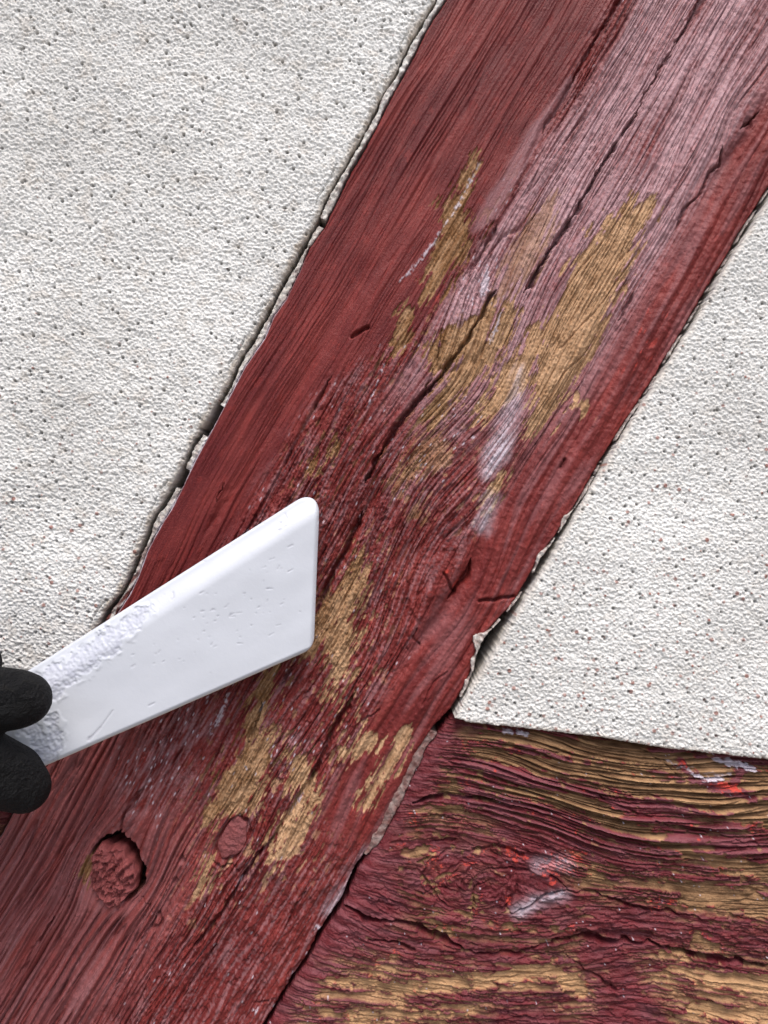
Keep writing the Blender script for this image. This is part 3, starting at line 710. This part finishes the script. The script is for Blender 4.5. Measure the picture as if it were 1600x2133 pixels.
# the blade lies in a plane that comes towards the viewer on the left (tip 9 mm, grip 30 mm off the wall)
def depth_at(px): return 0.0092 + (665 - px) / 665. * 0.0243
def img_point(px, py, d): k_ = (D - d) / D; return np.array([(px - 800) * S * k_, -d, (1066.5 - py) * S * k_])
Pt = img_point(665, 1035, depth_at(665)); Pb = img_point(657, 1345, depth_at(657)); Pl = img_point(60, 1385, depth_at(60))
ex = Pt - Pl; ex /= np.linalg.norm(ex)
nrm = np.cross(Pb - Pt, ex); nrm /= np.linalg.norm(nrm)
if nrm[1] > 0: nrm = -nrm
ey = np.cross(nrm, ex); ey /= np.linalg.norm(ey)
if ey[2] > 0: ey = -ey                 # local +y runs down the blade
def ray_local(px, py):
    """photograph point -> local coordinates (in units of S) on the blade plane"""
    c = np.array([0, -D, 0.]); r = img_point(px, py, 0) - c
    t = np.dot(Pt - c, nrm) / np.dot(r, nrm); w = c + r * t - Pt
    return np.dot(w, ex) / S, np.dot(w, ey) / S
cor = [ray_local(*p) for p in ((667, 990), (655, 1351), (107, 1592), (-330, 1790), (-330, 1640))]
cor[4] = ray_local(-330, 1638)
top0, top1 = ray_local(60, 1385), ray_local(612, 1027)
def poly_sd(X, Y, pts, rad):
    """convex polygon, corners rounded by rad[i]: soft intersection of half planes"""
    n = len(pts); ds = []
    for i in range(n):
        (x0, y0), (x1, y1) = pts[i], pts[(i + 1) % n]
        L = math.hypot(x1 - x0, y1 - y0)
        ds.append(-((X - x0) * (y1 - y0) - (Y - y0) * (x1 - x0)) / L)
    sgn = 1
    cx, cy = np.mean([p[0] for p in pts]), np.mean([p[1] for p in pts])
    out = None
    dd = []
    for i, d in enumerate(ds):
        (x0, y0), (x1, y1) = pts[i], pts[(i + 1) % n]
        L = math.hypot(x1 - x0, y1 - y0)
        c_ = -((cx - x0) * (y1 - y0) - (cy - y0) * (x1 - x0)) / L
        dd.append(d * (1 if c_ > 0 else -1))
    cur = dd[0]
    def rmin(a, b, r):
        return np.where((a < r) & (b < r), r - np.hypot(r - a, r - b), np.minimum(a, b))
    for i in range(1, n):
        cur = rmin(cur, dd[i], rad[i])
    return rmin(cur, cur, 0) if False else cur, dd
# outline: tip edge, lower edge, heel, upper edge
tipT = ray_local(669, 1012); tipB = ray_local(655, 1352); lowL = ray_local(-30, 1652); 
upL = ray_local(-30, 1443); upR = ray_local(640, 996)
hx = -1050.
def lin(p, q, X_): return (p[0] + (q[0] - p[0]) * (X_ - p[0]) / (q[0] - p[0]), p[1] + (q[1] - p[1]) * (X_ - p[0]) / (q[0] - p[0]))
lowH = lin(tipB, lowL, hx); upH = lin(upR, upL, hx)
pts = [tipT, tipB, lowH, upH]
gx_ = np.arange(hx - 10, 60, 2.0); gy_ = np.arange(-60, 380, 1.8)
X, Y = np.meshgrid(gx_, gy_)
sdb, dd = poly_sd(X, Y, pts, [0, 20, 30, 46])
# last join (upper edge with tip) rounded too
a, b = dd[0], dd[3]
r = 28
cornr = np.where((a < r) & (b < r), r - np.hypot(r - a, r - b), 1e3)
sd = np.minimum(sdb, cornr)
up = dd[3]
H = -20 * (1 - ss(0, 52, up)) ** 1.2 - 6 * (1 - ss(0, 10, dd[0])) - 5 * (1 - ss(0, 9, dd[1]))
H = H + 1.2 * fbm(X / 130., Y / 90., 800, 2)
def loc_strokes(lst):
    L = []
    for st in lst:
        L.append([(*ray_local(px, py), r_ * .9) for px, py, r_ in st])
    return strokes(X, Y, L)
smear = loc_strokes([[(115,1440,12),(170,1380,24),(230,1335,22),(290,1285,15),(312,1265,7)], [(55,1440,20),(120,1400,18)], [(110,1500,12),(118,1545,14),(90,1580,24)], [(60,1510,20),(95,1560,14)]])
smr = ss(-2.5, 2.5, smear + 9 * fbm(X / 18., Y / 18., 801, 4) + 3 * perlin(X / 5., Y / 5., 802))
crust = ss(9, 0, np.abs(smear + 9 * fbm(X / 18., Y / 18., 801, 4) + 4))
H = H + 1.0 * crust * ss(-.2, .3, perlin(X / 22., Y / 22., 803)) - 1.6 * smr + smr * 1.2 * fbm(X / 6., Y / 6., 804, 3)
crumb = loc_strokes([[(290,1275,10),(318,1262,5)], [(205,1320,5),(225,1308,5)]])
H = H + 2 * ss(-4, 5, crumb + 5 * fbm(X / 8., Y / 8., 805, 2))
# scratches and nicks
scr = []
rr = np.random.RandomState(4)
for (cx_, cy_, sx_, sy_, n_) in ((490, 1265, 110, 45, 34), (560, 1190, 45, 30, 10), (340, 1370, 90, 35, 9), (590, 1110, 40, 50, 4), (400, 1340, 120, 60, 12)):
    for i in range(n_):
        px, py = cx_ + rr.randn() * sx_ * .55, cy_ + rr.randn() * sy_ * .55
        L_ = 1 + 11 * rr.rand() ** 2.5; an = math.radians(-30 + 25 * rr.randn())
        scr.append([(px, py, .4 + 1.5 * rr.rand() ** 2), (px + L_ * math.cos(an), py + L_ * math.sin(an), .5)])
for p in ([(360,1235,1.6),(362,1245,1.4),(357,1250,1)], [(422,1168,1.8),(428,1171,1)], [(210,1515,2.2),(196,1530,1.8),(185,1541,2.8)], [(235,1480,1),(210,1515,1.3)], [(596,1070,1),(600,1082,1)], [(310,1470,1.4),(322,1464,1)], [(610,1135,1.4),(600,1140,1)], [(186,1537,3)], [(552,1090,1.4)], [(484,1135,1.2)]):
    scr.append(p)
sF = loc_strokes(scr)
sc = ss(-1.1, 1.2, sF)
H = H - 1.2 * sc
k = NT('white_plastic'); a_ = k.masks('mask_a'); n = k.noise(500, 3, .6); n2 = k.noise(45, 3, .6)
col = k.mix(k.math('MULTIPLY', n2, .4), (.53, .548, .595), (.475, .495, .54))
col = k.mix(a_[0], col, (.40, .41, .48)); col = k.mix(a_[1], col, (.30, .29, .33)); col = k.mix(a_[2], col, (.62, .58, .48))
k.bump(n, .12, .0004)
PLASTIC = k.out(col, .42, .4)
lowline = ss(3.5, 1, dd[1]) * .6
grime = smr * (.38 + .4 * ss(-.3, .4, fbm(X / 12., Y / 12., 807, 3)))
def loc_world(P):
    return Pt + (P[:, [0]] * ex + P[:, [1]] * ey + P[:, [2]] * nrm) * S
o = field('plastic_spatula', X, Y, H, sd, z3(grime, np.clip(sc * .4, 0, 1), lowline), z3(sc * 0, sc * 0, sc * 0), PLASTIC, depth=28, rnd=np.where(up < 60, 5., 3.), closed=True, xf=loc_world)
tag(o, 'white plastic scraper blade with grey smears, held by the black glove across the red beam', 'scraper')

# ------------------------------------------------------------------ gloved hand
def capsules(name, chains, voxel, mat, parent, smooth_it=8):
    verts, faces = [], []
    def ball(c, r, nu=18, nv=12):
        base = len(verts)
        for i in range(nv + 1):
            th = math.pi * i / nv
            for j in range(nu):
                ph = 2 * math.pi * j / nu
                verts.append((c[0] + r * math.sin(th) * math.cos(ph), c[1] + r * math.sin(th) * math.sin(ph), c[2] + r * math.cos(th)))
        for i in range(nv):
            for j in range(nu):
                faces.append((base + i * nu + j, base + (i + 1) * nu + j, base + (i + 1) * nu + (j + 1) % nu, base + i * nu + (j + 1) % nu))
    for ch in chains:
        for (p, r), (q, s_) in zip(ch[:-1], ch[1:]):
            p = np.array(p); q = np.array(q); L = np.linalg.norm(q - p)
            n_ = max(2, int(L / (.18 * min(r, s_))))
            for i in range(n_ + 1):
                t = i / n_; ball(p + (q - p) * t, r + (s_ - r) * t)
    me = bpy.data.meshes.new(name + '_raw'); me.from_pydata(verts, [], faces)
    o = bpy.data.objects.new(name + '_raw', me); scene.collection.objects.link(o)
    m = o.modifiers.new('r', 'REMESH'); m.mode = 'VOXEL'; m.voxel_size = voxel; m.use_smooth_shade = True
    m = o.modifiers.new('s', 'SMOOTH'); m.iterations = smooth_it; m.factor = .5
    dg = bpy.context.evaluated_depsgraph_get()
    me2 = bpy.data.meshes.new_from_object(o.evaluated_get(dg)); me2.name = name
    bpy.data.objects.remove(o); bpy.data.meshes.remove(me)
    me2.materials.clear(); me2.materials.append(mat)
    o2 = bpy.data.objects.new(name, me2); scene.collection.objects.link(o2); o2.parent = parent
    return o2
k = NT('black_coated_knit'); n = k.noise(900, 4, .65); n2 = k.noise(160, 4, .6)
col = k.ramp(n2, [(.3, (.0015, .0015, .002)), (.58, (.004, .004, .005)), (.78, (.014, .013, .009))])
k.bump(k.math('ADD', n, k.math('MULTIPLY', n2, 3.0)), .9, .0022)

GLOVE = k.out(col, .68, .22)
k = NT('dark_jacket_cloth'); n = k.noise(300, 3, .6); k.bump(n, .4, .001)
CLOTH = k.out(k.ramp(n, [(.3, (.015, .02, .03)), (.7, (.03, .04, .055))]), .9, .2)
person = bpy.data.objects.new('person', None); scene.collection.objects.link(person)
tag(person, 'black gloved fingers at the left border gripping the white scraper blade', 'person')
q = lambda px, py, d: tuple(img_point(px, py, d))
mm = .001
chains = [
 # middle finger (upper of the two seen) : tip, joint, joint, knuckle
 [(q(50,1457,.0455), 8.0*mm), (q(30,1457,.047), 8.9*mm), (q(-70,1455,.052), 10.2*mm), (q(-230,1440,.060), 10.6*mm), (q(-520,1470,.062), 12*mm)],
 # index finger (lower)
 [(q(52,1640,.042), 7.6*mm), (q(20,1618,.044), 9.6*mm), (q(-60,1585,.050), 10.6*mm), (q(-230,1570,.060), 10.8*mm), (q(-500,1620,.062), 12*mm)],
 # ring
 [(q(-56,1385,.040), 8.2*mm), (q(-110,1370,.046), 9.2*mm), (q(-260,1330,.058), 9.8*mm), (q(-520,1330,.060), 11*mm)],
 # little, curled in
 [(q(-260,1300,.040), 7.5*mm), (q(-330,1250,.052), 8.2*mm), (q(-520,1210,.058), 9.5*mm)],
 # thumb, behind the blade
 [(q(-10,1535,.0135), 7.4*mm), (q(-60,1560,.0150), 8.6*mm), (q(-200,1640,.018), 9.6*mm), (q(-420,1760,.030), 12*mm), (q(-640,1680,.048), 14*mm)],
 # palm and back of the hand
 [(q(-520,1470,.062), 12*mm), (q(-900,1560,.066), 16*mm)], [(q(-500,1620,.062), 12*mm), (q(-900,1620,.064), 16*mm)],
 [(q(-520,1330,.060), 11*mm), (q(-900,1500,.066), 16*mm)], [(q(-520,1210,.058), 9.5*mm), (q(-880,1450,.066), 14*mm)],
 [(q(-560,1620,.050), 13*mm), (q(-860,1640,.060), 17*mm)], [(q(-520,1400,.060), 12*mm), (q(-800,1500,.064), 16*mm), (q(-1100,1540,.068), 21*mm), (q(-1400,1600,.072), 24*mm)]]
capsules('glove', chains, .0011, GLOVE, person, 6)
capsules('jacket_sleeve', [[(q(-1330,1580,.071), 27*mm), (q(-1390,1600,.072), 30*mm), (q(-2100,1900,.09), 36*mm), (q(-3400,2600,.13), 42*mm)]], .003, CLOTH, person, 4)

# ground far below, out of the picture but lit and bouncing light
k = NT('courtyard_gravel'); n = k.noise(30, 5, .6)
G = k.out(k.ramp(n, [(.3, (.16, .15, .13)), (.7, (.30, .28, .25))]), .95, .2)
gv = np.array([(-60, -60, -1.35), (60, -60, -1.35), (60, 60, -1.35), (-60, 60, -1.35)], float)
o = link_mesh('ground', gv, np.array([(0, 1, 2, 3)]), G, smooth=False)
o['kind'] = 'structure'
